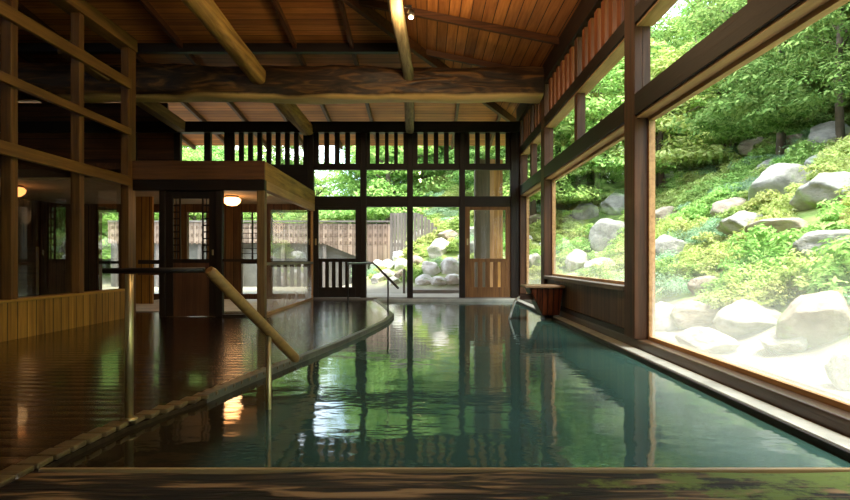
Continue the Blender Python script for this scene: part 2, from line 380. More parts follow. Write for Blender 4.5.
def slat_door(x0, x1, label, mt, n, idx, boards=False, z0=.035):
    d = empty('door_%d' % idx, ((x0+x1)/2, YB-.02, z0)); struct(d, label, 'door')
    zt = za; t = .09; zm = PZ(262, YB); zm1 = PZ(258.5, YB); zl = PZ(287, YB)
    f = MB().box(x0, x0+t, YB-.045, YB, z0, zt).box(x1-t, x1, YB-.045, YB, z0, zt).box(x0+t, x1-t, YB-.045, YB, zt-.06, zt)
    f.box(x0+t, x1-t, YB-.045, YB, zm, zm1).box(x0+t, x1-t, YB-.045, YB, z0, zl)
    obj('door_frame', f, mt, d, bevel=.004)
    obj('pane', MB().box(x0+t, x1-t, YB-.026, YB-.020, zm1, zt-.06), GLASS, d)
    s = MB(); w = (x1-x0-2*t); g = .055 if not boards else .03; sw = (w-n*g)/(n+1) if not boards else (w-n*g)/(n+1)
    for k in range(n+1):
        a = x0+t+k*(sw+g)
        s.box(a, a+sw, YB-.038, YB-.008, zl, zm)
    obj('slats', s, mt, d, bevel=.002)
    hx = x0+.045
    obj('door_pull', MB().box(hx-.015, hx+.015, YB-.052, YB-.046, zm1+.25, zm1+.37), simple('brass', (.5, .38, .2), .4, .8), d)
    return d
slat_door(xs[0]+.055, xs[1]-.055, 'dark sliding door with slatted base at far left of the bath', dark('Z'), 5, 1)
slat_door(xs[3]+.055, xs[4]-.055, 'warm brown sliding door with slatted base at far right', wood((.30, .14, .045), (.12, .05, .018), 'Z', rough=.5), 4, 2, boards=False)
struct(tag(obj('trim_2', MB().box(-2.25, 1.72, YB-.05, YB+.12, -.4, .03), grey('X'), bevel=.005), 'timber threshold below the far doors', 'threshold'))
# far corner filler between back wall and right wall
post(1.63, 1.718, YB-.06, YB+.06, .03, 3.1, 'narrow post filling the far right corner beside the brown door')

# left part of back wall
XPL, XPR, YP = XL, -2.08, 7.3            # porch
struct(w0 := empty('wall_back', (-5.5, YB, 0)), 'far wall behind the glazed lobby', 'wall')
wins = [(-6.10, -5.74), (PX(137, YB), PX(144, YB)), (PX(153, YB), PX(160, YB)), (PX(188, YB), PX(208, YB)), (PX(242, YB), PX(263, YB)), (PX(272, YB), xs[0]-.055)]
wb = MB(); x = -9.0
WZ0, WZ1 = .10, 1.62
for i, (a, bb) in enumerate(wins):
    wb.box(x, a, YB-.05, YB+.05, 0, 1.98); wb.box(a, bb, YB-.05, YB+.05, 0, WZ0); wb.box(a, bb, YB-.05, YB+.05, WZ1, 1.98); x = bb
obj('boards', wb, wood((.20, .10, .04), (.08, .035, .015), 'Z', rough=.6, plank=.15, plank_axis='X'), w0)
for i, (a, bb) in enumerate(wins):
    w = empty('window_%d' % (13+i), ((a+bb)/2, YB, WZ0))
    struct(w, ['narrow lit window beyond the left glass screen', 'slim window left in the lobby rear wall', 'slim window seen left of the lattice door', 'tall window seen through the lattice door', 'lattice window under the lobby lamp', 'clear window at the right of the lobby'][i], 'window')
    fm = MB().box(a, bb, YB-.06, YB+.06, .66, .71)
    if i == 4:
        for k in range(1, 9): fm.box(a, bb, YB-.02, YB+.02, .75+k*.095, .762+k*.095)
        fm.box((a+bb)/2-.012, (a+bb)/2+.012, YB-.02, YB+.02, .71, WZ1)
    if i == 5: fm.box(a, bb, YB-.05, YB+.05, .60, .71)
    obj('window_frame', fm, dark('X'), w)
    obj('pane', MB().box(a, bb, YB-.003, YB+.003, WZ0, WZ1), GLASS, w)
# open screen above left back wall
x0 = PX(230, YB); x1 = xs[0]-.055
sm = MB(); n = 8; g = .085; sw = (x1-x0-n*g)/(n+1)
for k in range(n+1): sm.box(x0+k*(sw+g), x0+k*(sw+g)+sw, YB-.03, YB+.03, PZ(165, YB), 3.10)
tag(obj('slat_screen', sm, dark('Z'), bevel=.003), 'dark upright slats above the glazed lobby on the far wall', 'screen')
tag(obj('screen_board', MB().box(-9, x1, YB-.05, YB+.05, 1.98, PZ(165, YB)), dark('X')), 'dark horizontal board below the slats over the lobby', 'board')
for k, px in enumerate((135, 178, 208, 228)):
    x = PX(px, YB); post(x-.06, x+.06, YB-.05, YB+.05, PZ(165, YB), 3.10, ['short far post furthest left above the lobby', 'short far post second from left above the lobby', 'short far post third from left above the lobby', 'short far post beside the slats above the lobby'][k])

tag(obj('boarded_wall', MB().box(-9, PX(178, YB)-.06, YB-.03, YB+.03, PZ(165, YB), 3.10), mid('X', plank=.2, plank_axis='Z')), 'brown board panel closing the far wall above the lobby at left', 'panel')
tag(obj('gable_boarding', MB().box(-9, -4.85, YB-.02, YB+.04, 3.30, 3.66), mid('X', plank=.2, plank_axis='Z')), 'brown boarding above the far plate beam at left', 'panel')
# ------------------------------------------------------------------ lobby (porch)
zf0, zf1 = 1.66, 2.0
tag(obj('fascia_board', MB().box(XL, XPR, YP-.05, YP, 1.76, zf1), wood((.17, .07, .028), (.07, .027, .012), 'X', rough=.5), bevel=.005), 'wide brown fascia board over the lobby front', 'fascia')
tag(obj('fascia_board', MB().box(XPR-.05, XPR, YP, YB-.08, 1.76, zf1), gold('Y'), bevel=.005), 'golden fascia board along the pool side of the lobby', 'fascia')
tag(obj('lobby_beam', MB().box(XL, XPR-.0, YP-.04, YP+.06, 1.62, 1.76), dark('X'), bevel=.005), 'dark lintel beam under the lobby front fascia', 'beam')
tag(obj('lobby_beam', MB().box(XPR-.09, XPR, YP+.06, YB-.08, 1.64, 1.76), pale('Y'), bevel=.005), 'pale beam under the golden lobby side fascia', 'beam')
struct(tag(obj('trim_3', MB().box(-9, XPR-.05, YP+.0, YB-.05, 1.90, 1.98), mid('Y')), 'timber lid over the lobby', 'ceiling'))
tag(obj('lobby_ceiling', MB().box(-6.8, XPR-.09, YP+.06, YB-.05, 1.77, 1.80), simple('plaster', (.36, .26, .15), .8, var=.1)), 'flat tan ceiling inside the lobby', 'ceiling panel')
lt = wood((.24, .15, .06), (.10, .06, .026), 'Z', rough=.5)
post(XPR-.10, XPR, YP-.04, YP+.07, 0, 1.62, 'golden brown corner post of the lobby nearest the pool', lt)
for a, bb, lb in ((PX(216, YP), PX(223, YP), 'dark post right of the lattice door'), (PX(160, YP), PX(166, YP), 'dark post left of the lattice door')):
    post(a, bb, YP-.03, YP+.05, 0, 1.62, lb)
# lattice door
a, bb = PX(166, YP), PX(216, YP)
d = empty('door_3', ((a+bb)/2, YP, .0)); struct(d, 'dark door with small lattice panes at the lobby front', 'door')
zt = 1.62; zm = PZ(259, YP); t = .09
f = MB().box(a, a+t, YP, YP+.035, 0.005, zt).box(bb-t, bb, YP, YP+.035, .005, zt).box(a+t, bb-t, YP, YP+.035, zt-.1, zt).box(a+t, bb-t, YP, YP+.035, zm-.05, zm)
obj('door_frame', f, dark('Z'), d, bevel=.003)
obj('panel', MB().box(a+t, bb-t, YP+.008, YP+.027, .005, zm-.05), wood((.12, .05, .025), (.06, .022, .012), 'Z', rough=.4), d)
lm = MB(); lx0, lx1 = a+t, bb-t
lm.box(lx0+.075, lx0+.095, YP+.008, YP+.022, zm, zt-.1).box(lx1-.095, lx1-.075, YP+.008, YP+.022, zm, zt-.1)
lm.box(lx0+.03, lx0+.04, YP+.008, YP+.022, zm, zt-.1).box(lx1-.04, lx1-.03, YP+.008, YP+.022, zm, zt-.1)
k = zm+.085
while k < zt-.12:
    lm.box(lx0, lx0+.09, YP+.008, YP+.022, k, k+.018).box(lx1-.09, lx1, YP+.008, YP+.022, k, k+.018); k += .085
obj('lattice', lm, dark('Z'), d)
obj('pane', MB().box(lx0, lx1, YP+.024, YP+.028, zm, zt-.1), GLASS, d)
obj('door_pull', MB().box(bb-.05, bb-.03, YP-.008, YP+.0, zm+.05, zm+.12), simple('brass', (.5, .38, .2), .4, .8), d)
# front fixed window
def lobby_window(idx, x0, x1, label, zr, half=True):
    w = empty('window_%d' % idx, ((x0+x1)/2, YP, 0)); struct(w, label, 'window')
    obj('window_frame', MB().box(x0, x1, YP-.02, YP+.04, zr-.035, zr).box(x0, x1, YP-.02, YP+.04, 0, .03), dark('X'), w)
    obj('pane', MB().box(x0, x1, YP+.008, YP+.014, zr, 1.62), GLASS, w)
    if half: obj('lower_pane', MB().box(x0, x1, YP+.008, YP+.014, .03, zr-.035), GLASS, w)
lobby_window(20, PX(223, YP), XPR-.10, 'fixed lobby window below the round lamp', zm)
w = empty('window_21', (-3.6, YP, 0)); struct(w, 'open lobby bay with two rails beside the lattice door', 'window')
obj('rail', MB().box(XL+.06, PX(160, YP), YP-.02, YP+.03, PZ(264, YP), PZ(260, YP)), dark('X'), w)
obj('rail', MB().box(XL+.06, PX(160, YP), YP-.03, YP+.03, PZ(275, YP), PZ(269, YP)), mid('X'), w)
# side glass
w = empty('window_22', (XPR-.05, 8.9, 0)); struct(w, 'glazed pool side of the lobby with pale mid rail', 'window')
y0, y1 = YP+.07, YB-.08
fm = MB().box(XPR-.07, XPR-.03, y0, y1, .0, .035).box(XPR-.07, XPR-.03, y1-.04, y1, .035, 1.64)
obj('window_frame', fm, pale('Y'), w)
obj('rail', MB().box(XPR-.07, XPR-.02, y0, y1-.04, .66, .70), grey('Y'), w)
obj('pane', MB().box(XPR-.052, XPR-.048, y0, y1-.04, .70, 1.64), GLASS, w)
obj('lower_pane', MB().box(XPR-.052, XPR-.048, y0, y1-.04, .035, .66), glass_mat('glass_misted3', fog=.25, z0=0, z1=.9), w)
# lobby floor mat & partition
tag(obj('floor_mat', MB().box(-4.9, XPR-.12, 8.0, 10.4, 0.0, .012), simple('mat', (.55, .52, .42), .6, bump=.2, var=.15)), 'pale floor covering inside the glazed lobby', 'mat')
tag(obj('partition', MB().box(PX(130, 9.3), PX(152, 9.3), 9.3, 9.36, .012, 1.77), yell('Z', plank=.13, plank_axis='X')), 'yellow board partition seen left of the lattice door', 'partition')

# lamps
bulb = emis('lamp_glow', (1, .42, .14), 6)
def dome_lamp(x, y, z, label, power, bulb=bulb):
    l = tag(empty('ceiling_lamp', (x, y, z)), label, 'lamp')
    obj('base', MB().lathe((x, y, z-.03), [(.10, 0), (.11, .015), (.11, .03)]), simple('lampbase', (.08, .05, .03), .5), l)
    obj('lamp_shade', MB().lathe((x, y, z-.16), [(.02, 0), (.08, .01), (.125, .05), (.14, .10), (.11, .13)]), bulb, l)
    li = bpy.data.lights.new('lamp', 'POINT'); li.energy = power; li.color = (1, .55, .25); li.shadow_soft_size = .15
    lo = bpy.data.objects.new('lamp_light', li); C.objects.link(lo); lo.parent = l; lo.location = (0, 0, -.32)
dome_lamp(PX(232, 9.2), 9.2, 1.77, 'round glowing lamp on the ceiling inside the lobby', 6)
dome_lamp(-5.75, 7.9, 1.77, 'small glowing lamp behind the left glass screen', 2, emis('lamp_dim', (1, .34, .10), 2.2))

# ------------------------------------------------------------------ left glass screen
pl = wood((.19, .085, .022), (.07, .028, .008), 'Z', rough=.5)
LP = ['left screen post nearest the camera', 'left screen post outside the left edge', 'left screen post at the far left edge of the view', 'left screen post second from the lobby', 'left screen post at the lobby corner']
for k in range(5):
    y1 = 7.25-1.01*(4-k)
    post(-3.87, XL, y1-.09, y1+(.1 if k == 4 else 0), .37 if k < 4 else 0, 3.42, LP[k], pl)
struct(obj('wall_left', MB().box(-3.90, -3.79, YS, 7.14, 0, .345), yell('Z', plank=.125, plank_axis='Y')), 'low yellow board wall below the left glass screen', 'wall')
tag(obj('wall_cap', MB().box(-3.93, -3.765, YS, 7.14, .345, .37), yell('Y'), bevel=.004), 'flat cap on the low yellow board wall at left', 'cap')
for zz, hh, lb in ((1.66, .12, 'thick golden brown beam of the left screen above the glass'), (2.30, .085, 'thin second rail of the left open screen'), (2.88, .12, 'third rail of the left open screen'), (3.42, .16, 'top plate of the left open screen under the ceiling')):
    tag(obj('screen_beam', MB().box(XL, XL+.05, YS, 7.14 if zz < 3.4 else 7.3, zz, zz+hh) if zz < 3.4 else MB().box(-3.93, XL+.02, YS, 7.35, zz, zz+hh), wood((.25, .12, .03), (.09, .04, .011), 'Y', rough=.5), bevel=.006), lb, 'beam')
w = empty('window_23', (-3.85, 3, .37)); struct(w, 'dark reflective glass of the left screen', 'window')
obj('pane', MB().box(-3.853, -3.847, YS, 7.14, .37, 1.78), GLASSL, w)
# dressing room behind it
struct(obj('wall_far_left', MB().box(-9.1, -9.0, YS-.1, YB+.1, 0, 4.9), mid('Z', plank=.2, plank_axis='Y')), 'board wall of the room behind the left glass', 'wall')
struct(obj('wall_rear', MB().box(-9.1, 1.9, YS-.1, YS, 0, 4.8), mid('Z', plank=.2, plank_axis='X')), 'board wall behind the camera', 'wall')
struct(obj('wall_divider', MB().box(-9, -6.4, 7.3, 7.4, 0, 2.0), wood((.13, .06, .025), (.05, .022, .01), 'Z', rough=.4, plank=.2, plank_axis='X')), 'dark board wall in the room behind the left glass', 'wall')
tag(obj('wall_panel', MB().box(-6.05, -5.05, 7.32, 7.38, 0, .9), wood((.13, .06, .025), (.05, .022, .01), 'X', rough=.4)), 'dark low counter panel behind the left glass', 'panel')

# ------------------------------------------------------------------ roof
def zL(y): return 5.074-.13*y
def zR(x): return 3.944-.2*x
def hipY(x): return 8.69+1.538*x
YE = 13.1
ce = struct(empty('ceiling', (0, 5, 3.5)), 'boarded hipped ceiling of the bath hall', 'ceiling')
XE = 2.4; Xn = (-4.5-8.69)/1.538
def slab(pts, zf, th=.06):
    n = len(pts); v = [(x, y, zf(x, y)) for x, y in pts]+[(x, y, zf(x, y)+th) for x, y in pts]
    return MB().poly(v, [list(range(n))[::-1], list(range(n, 2*n))]+[(i, (i+1) % n, n+(i+1) % n, n+i) for i in range(n)])
obj('ceiling_boards', slab([(-9.6, -4.5), (Xn, -4.5), (XE, hipY(XE)), (XE, YE), (-9.6, YE)], lambda x, y: zL(y)), ceil('X', 'Y'), ce)
obj('ceiling_boards', slab([(Xn, -4.5), (XE, -4.5), (XE, hipY(XE))], lambda x, y: zR(x)), ceil('Y', 'X'), ce)
rf = mid('Y'); rfx = mid('X')
x = -1.12+.85*3
while x > -8.9:
    y0 = max(YS, hipY(x)); 
    if y0 < YE-.2:
        o = obj('rafter', MB().beam((x, y0, zL(y0)-.045), (x, YE, zL(YE)-.045), .055, .09), rf)
        tag(o, 'thin brown rafter under the ceiling slope falling to the far wall', 'rafter', 'rafters falling to the far wall')
    x -= .85
y = 8.66+1.33
while y > YS:
    xh = max((y-8.69)/1.538, -8.9)
    o = obj('rafter', MB().beam((xh, y, zR(xh)-.045), (XE-.03, y, zR(XE-.03)-.045), .06, .09), rfx)
    tag(o, 'thin brown rafter under the ceiling slope falling to the right wall', 'rafter', 'rafters falling to the right wall')
    y -= 1.33
tag(obj('hip_rafter', MB().beam((Xn, -4.4, zL(-4.4)-.09), (XE-.05, hipY(XE-.05), zR(XE-.05)-.09), .07, .14), rf), 'diagonal hip rafter where the two ceiling slopes meet', 'rafter')
tag(obj('purlin', MB().beam((-8.9, 8.5, 3.90), (-.35, 8.5, 3.90), .09, .13), dark('X')), 'straight dark purlin just above the big log crossbeam', 'purlin')

def log(pts, r, name, label, mat, seed=0, n=20, amp=.12, cat='beam', rz=1.0):
    """irregular log along a polyline, resampled"""
    P = [Vector(p) for p in pts]; m = 60
    tot = [0]
    for a, b2 in zip(P, P[1:]): tot.append(tot[-1]+(b2-a).length)
    vs = []; o = MB()
    for i in range(m+1):
        t = tot[-1]*i/m; j = 0
        while j < len(P)-2 and t > tot[j+1]: j += 1
        u = (t-tot[j])/(tot[j+1]-tot[j]); p = P[j].lerp(P[j+1], u); d = (P[-1]-P[0]).normalized()
        sd = d.cross(Vector((0, 0, 1))).normalized(); up = sd.cross(d)
        for k in range(n):
            a = 2*math.pi*k/n
            ca, sa = math.cos(a), math.sin(a)
            pw = .62
            ca2 = math.copysign(abs(ca)**pw, ca); sa2 = math.copysign(abs(sa)**pw, sa)
            q = noise.noise(Vector((t*1.1+seed, ca*1.0, sa*1.0)))*amp+noise.noise(Vector((t*3.5+seed, ca*2, sa*2)))*amp*.35
            rr = r*(1+q)
            vs.append(p+sd*ca2*rr*.85+up*sa2*rr*rz)
    fs = [(i*n+k, i*n+(k+1) % n, (i+1)*n+(k+1) % n, (i+1)*n+k) for i in range(m) for k in range(n)]
    o.poly(vs, fs, True); o.poly([vs[k] for k in range(n)], [list(range(n))[::-1]]); o.poly([vs[m*n+k] for k in range(n)], [list(range(n))])
    return tag(obj(name, o, mat), label, cat)
# crossbeam material with its lit underside painted in as a pale band along the bottom
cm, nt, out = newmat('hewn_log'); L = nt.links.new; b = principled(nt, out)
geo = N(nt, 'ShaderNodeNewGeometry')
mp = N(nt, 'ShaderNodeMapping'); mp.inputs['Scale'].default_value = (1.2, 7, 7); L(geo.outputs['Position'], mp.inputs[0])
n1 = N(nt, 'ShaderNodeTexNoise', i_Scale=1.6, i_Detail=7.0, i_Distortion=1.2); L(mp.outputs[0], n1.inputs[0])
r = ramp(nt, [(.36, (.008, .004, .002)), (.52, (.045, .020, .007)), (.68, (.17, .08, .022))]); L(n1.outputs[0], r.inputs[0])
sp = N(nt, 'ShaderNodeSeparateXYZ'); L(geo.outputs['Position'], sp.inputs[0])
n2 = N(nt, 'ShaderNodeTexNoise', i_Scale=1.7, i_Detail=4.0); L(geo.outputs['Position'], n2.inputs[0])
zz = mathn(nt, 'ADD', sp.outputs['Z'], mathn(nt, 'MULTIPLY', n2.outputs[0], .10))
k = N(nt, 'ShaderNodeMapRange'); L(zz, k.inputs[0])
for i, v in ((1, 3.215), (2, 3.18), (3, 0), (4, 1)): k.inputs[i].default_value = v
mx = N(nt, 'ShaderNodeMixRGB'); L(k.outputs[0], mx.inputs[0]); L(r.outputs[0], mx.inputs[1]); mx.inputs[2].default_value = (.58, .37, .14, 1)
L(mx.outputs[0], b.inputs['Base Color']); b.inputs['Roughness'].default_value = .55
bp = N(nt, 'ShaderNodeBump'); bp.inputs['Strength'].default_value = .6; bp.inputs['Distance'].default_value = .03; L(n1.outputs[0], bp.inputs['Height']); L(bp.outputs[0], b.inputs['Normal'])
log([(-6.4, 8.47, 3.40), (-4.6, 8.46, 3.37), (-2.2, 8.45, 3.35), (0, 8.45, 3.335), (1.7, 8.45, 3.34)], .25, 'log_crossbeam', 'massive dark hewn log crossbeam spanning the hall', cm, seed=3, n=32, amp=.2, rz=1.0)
log([(-2.52, 5.0, 3.62), (-2.50, 6.4, 3.56), (-2.46, 8.2, 3.42), (-2.22, 10.55, 3.17)], .125, 'log_beam', 'golden peeled log beam at upper left resting on the crossbeam', gold('Y', bump=.5), seed=11, amp=.14)
log([(-2.6, -3, 3.72), (-2.52, 5.0, 3.62)], .125, 'log_beam', 'golden peeled log beam overhead behind the view at left', gold('Y', bump=.5), seed=21, amp=.12)
lgm = wood((.50, .38, .19), (.16, .11, .05), 'Y', rough=.6, gscale=1.6, bump=.6)
log([(-.36, 2.0, 3.60), (-.345, 6.4, 3.55), (-.27, 8.2, 3.44), (-.32, 10.55, 3.17)], .09, 'log_beam', 'pale peeled log beam near the centre hanging toward the viewer', lgm, seed=31, amp=.16)
tag(obj('ceiling_beam', MB().beam((-4.75, 7.4, 3.52), (-4.55, 10.5, 3.20), .16, .2), wood((.30, .18, .07), (.13, .07, .03), 'Y', rough=.6), bevel=.015), 'squared beam at left running back to the far wall', 'beam')

# spot lamps
def spot_fixture(x, y, z, label, power=60, group=None):
    l = tag(empty('spot_lamp', (x, y, z)), label, 'lamp', group)
    dk = simple('spot_black', (.015, .012, .01), .4)
    obj('bracket', MB().box(x-.075, x+.0, y-.012, y+.012, z+.06, z+.085).beam((x, y, z+.085), (x, y, z+.02), .014, .014, (0, 1, 0)), dk, l)
    obj('lamp_housing', MB().lathe((x, y, z-.04), [(.024, 0), (.036, .01), (.038, .06), (.022, .085), (.012, .09)], 16), dk, l)
    obj('bulb', MB().lathe((x, y, z-.065), [(.006, 0), (.020, .006), (.026, .018), (.022, .0245)], 16), emis('bulb_glow', (1, .8, .5), 30), l)
    li = bpy.data.lights.new('lamp', 'POINT'); li.energy = power; li.color = (1, .70, .38); li.shadow_soft_size = .06
    lo = bpy.data.objects.new('lamp_light', li); C.objects.link(lo); lo.parent = l; lo.location = (0, 0, -.13)
spot_fixture(PX(411, 6.2), 6.2, PZ(13, 6.2), 'small black spot lamp fixed beside the pale central log', 34)
for i, (x, y) in enumerate(((-.22, 3.9), (-.22, 2.4))):  # extra lamps out of view, added to brighten the hall
    spot_fixture(x, y, 3.50, ['added unseen spot lamp on the pale log just above the frame', 'added unseen spot lamp on the pale log overhead'][i], 34)

# ------------------------------------------------------------------ handrails
steel = simple('brushed_metal', (.42, .33, .16), .35, .8)
wr = wood((.36, .20, .06), (.18, .09, .03), 'X', rough=.4)
h = tag(empty('handrail', (-1.36, 2.59, 0)), 'wooden pool handrail on metal posts at left', 'handrail')
obj('post', MB().tube([(-1.36, 2.59, 0.0), (-1.36, 2.59, .665)], .018), steel, h)
obj('base_flange', MB().lathe((-1.36, 2.59, 0.0), [(.036, 0), (.036, .006), (.02, .012)]), steel, h)
pA, pB = Vector((-1.00, 2.60, .685)), Vector((PX(297, 3.1), 3.1, PZ(360, 3.1)))
pm_ = pA.lerp(pB, .64)
obj('post', MB().tube([(pm_.x, pm_.y, -.4), (pm_.x, pm_.y, pm_.z-.0)], .013), steel, h)
obj('level_rail', MB().tube([(-1.475, 2.585, .680), (-1.02, 2.6, .684)], .013), dark('X'), h)
g = MB().tube([pA, pA.lerp(pB, .03), pA.lerp(pB, .5), pA.lerp(pB, .97), pB], [.020, .0265, .0275, .0265, .018])
obj('sloping_rail', g, wr, h)
h2 = tag(empty('handrail', (-1.2, 9.3, 0)), 'thin dark metal handrail bending down at the far pool steps', 'handrail')
dkm = simple('dark_metal', (.05, .045, .04), .35, .8)
q = [(PX(348, 9.5), 9.5, PZ(263.5, 9.5)), (PX(373, 8.4), 8.4, PZ(263, 8.4)), (PX(376, 8.3), 8.3, PZ(265.5, 8.3)), (PX(398, 7.2), 7.2, PZ(288, 7.2))]
obj('rail', MB().tube(q, .015), dkm, h2)
obj('post', MB().tube([(q[0][0], 9.5, 0), (q[0][0], 9.5, q[0][2])], .012), dkm, h2)
obj('post', MB().tube([(PX(388, 7.72), 7.72, -.3), (PX(388, 7.72), 7.72, PZ(277.5, 7.7))], .012), dkm, h2)

# ------------------------------------------------------------------ water trough
tb = tag(empty('water_trough', (1.55, 7.4, 0)), 'lidded wooden spring water box pouring into the pool at right', 'trough')
bx0, bx1, by0, by1 = 1.30, 1.73, 7.20, 7.62
zt0, zt1 = .0, .375
tap = MB()
v = [(bx0+.18, by0+.06, zt0+.02), (bx1-.03, by0+.06, zt0+.02), (bx1-.03, by1-.02, zt0+.02), (bx0+.18, by1-.02, zt0+.02),
     (bx0-.0, by0, zt1), (bx1, by0, zt1), (bx1, by1, zt1), (bx0, by1, zt1)]
tap.poly(v, [(3, 2, 1, 0), (4, 5, 6, 7), (0, 1, 5, 4), (1, 2, 6, 5), (2, 3, 7, 6), (3, 0, 4, 7)])
obj('box', tap, wood((.34, .085, .025), (.06, .016, .008), 'Z', rough=.35, plank=.07, plank_axis='X', bump=.5), tb, bevel=.012)
obj('lid', MB().prism([(bx0-.06, by0-.05), (bx1+.012, by0-.05), (bx1+.012, by1+.04), (bx0-.04, by1+.04)], zt1, zt1+.03), wood((.42, .28, .16), (.2, .12, .07), 'X', rough=.3, plank=.15, plank_axis='Y'), tb, bevel=.006)
sp_ = MB()
sz = .22
sp_.box(bx0-.10, bx0+.15, 7.30, 7.44, sz, sz+.02).box(bx0-.10, bx0+.15, 7.30, 7.32, sz+.02, sz+.07).box(bx0-.10, bx0+.15, 7.42, 7.44, sz+.02, sz+.07)
obj('spout', sp_, wood((.14, .07, .04), (.04, .02, .012), 'X', rough=.3), tb, bevel=.004)
# stone block it stands on
rk = MB()
bm = bmesh.new(); bmesh.ops.create_icosphere(bm, subdivisions=3, radius=1)
vv = [Vector((p.co.x, p.co.y, p.co.z)) for p in bm.verts]; ff = [[q_.index for q_ in f_.verts] for f_ in bm.faces]; bm.free()
rk.poly([Vector((1.585+p.x*.13*(1+.2*noise.noise(p*2)), 7.42+p.y*.16, -.13+p.z*.155*(1+.2*noise.noise(p*2+Vector((5, 0, 0)))))) for p in vv], ff, True)
tag(obj('support_stone', rk, simple('wetrock', (.10, .095, .085), .3, bump=.8, var=.4)), 'wet dark stone holding up the wooden water box', 'rock')
# falling water
fw = MB(); arc = []
for i in range(12):
    t = i/11; arc.append((bx0-.09-.14*t, 7.37, sz+.03-(sz+.03-WZ)*t*t))
vs = []
for i, p in enumerate(arc):
    w_ = .055-.02*i/11
    for s_, e_ in ((-1, .014), (1, .014), (1, -.014), (-1, -.014)): vs.append((p[0]+e_, p[1]+s_*w_, p[2]+e_))
fw.poly(vs, [(i*4+k, i*4+(k+1) % 4, (i+1)*4+(k+1) % 4, (i+1)*4+k) for i in range(11) for k in range(4)]+[(0, 1, 2, 3), (47, 46, 45, 44)], True)
wf, nt, out = newmat('stream'); b = principled(nt, out); b.inputs['Base Color'].default_value = (.8, .9, .9, 1); b.inputs['Roughness'].default_value = .1; b.inputs['Transmission Weight'].default_value = .0; b.inputs['IOR'].default_value = 1.2
tag(obj('water_stream', fw, wf), 'thin white stream of water falling from the wooden box', 'water')

# ------------------------------------------------------------------ garden
def smooth(a, b2, t):
    t = max(0, min(1, (t-a)/(b2-a))); return t*t*(3-2*t)
def gh(x, y):
    dxx = x-2.35; dyy = (y-11.9)
    g = smooth(-3.2, 1.2, x)
    d = max(dxx, dyy*g*.85)
    if dxx > 0 and dyy > 0: d = max(d, .8*math.hypot(dxx, dyy*g))
    h = 0.0
    if d > .35: h = .60*(d-.35)
    if d > 8: h = .60*7.65+.45*(d-8)
    far = max(0, y-17.5)*.10*(1-g)
    h = min(h, 9)+far
    if d > 0 or y > 12: h += .10*noise.noise(Vector((x*.9, y*.9, 0)))*min(1, max(d, 0))+.22*noise.noise(Vector((x*.35, y*.35, 4)))*min(1, max(d, 0)/2)
    return h-.03
gm = MB()
def grid(x0, x1, y0, y1, nx, ny):
    vs = [(x0+(x1-x0)*i/nx, y0+(y1-y0)*j/ny) for j in range(ny+1) for i in range(nx+1)]
    gm.poly([(x, y, gh(x, y)) for x, y in vs], [(j*(nx+1)+i, j*(nx+1)+i+1, (j+1)*(nx+1)+i+1, (j+1)*(nx+1)+i) for j in range(ny) for i in range(nx)], True)
grid(2.02, 26, -8, 10.72, 90, 60)
grid(-22, 26, 10.72, 45, 150, 100)
gmat, nt, out = newmat('garden_soil'); L = nt.links.new; b = principled(nt, out); geo = N(nt, 'ShaderNodeNewGeometry')
n1 = N(nt, 'ShaderNodeTexNoise', i_Scale=1.6, i_Detail=8.0); L(geo.outputs['Position'], n1.inputs[0])
r = ramp(nt, [(.35, (.10, .16, .04)), (.5, (.26, .36, .09)), (.6, (.40, .44, .20)), (.75, (.5, .47, .36))]); L(n1.outputs[0], r.inputs[0])
sp = N(nt, 'ShaderNodeSeparateXYZ'); L(geo.outputs['Position'], sp.inputs[0])
k = N(nt, 'ShaderNodeMapRange'); L(mathn(nt, 'ADD', sp.outputs['Z'], mathn(nt, 'MULTIPLY', n1.outputs[0], .3)), k.inputs[0])
for i, v in ((1, .25), (2, .40), (3, 1), (4, 0)): k.inputs[i].default_value = v
mx = N(nt, 'ShaderNodeMixRGB'); L(k.outputs[0], mx.inputs[0]); L(r.outputs[0], mx.inputs[1]); mx.inputs[2].default_value = (.25, .225, .17, 1)
L(mx.outputs[0], b.inputs['Base Color']); b.inputs['Roughness'].default_value = .9
bp = N(nt, 'ShaderNodeBump'); bp.inputs['Strength'].default_value = .8; bp.inputs['Distance'].default_value = .08; L(n1.outputs[0], bp.inputs['Height']); L(bp.outputs[0], b.inputs['Normal'])
struct(obj('ground', gm, gmat, fixn=False), 'planted hillside ground outside the windows', 'ground')

def ray_hit(px, py, ymin=2.0, ymax=30):
    y = ymin
    while y < ymax:
        x, z = PX(px, y), PZ(py, y)
        if (x > 2.3 or y > 11.2) and z <= gh(x, y): return x, y, gh(x, y)
        y += .03
    return None

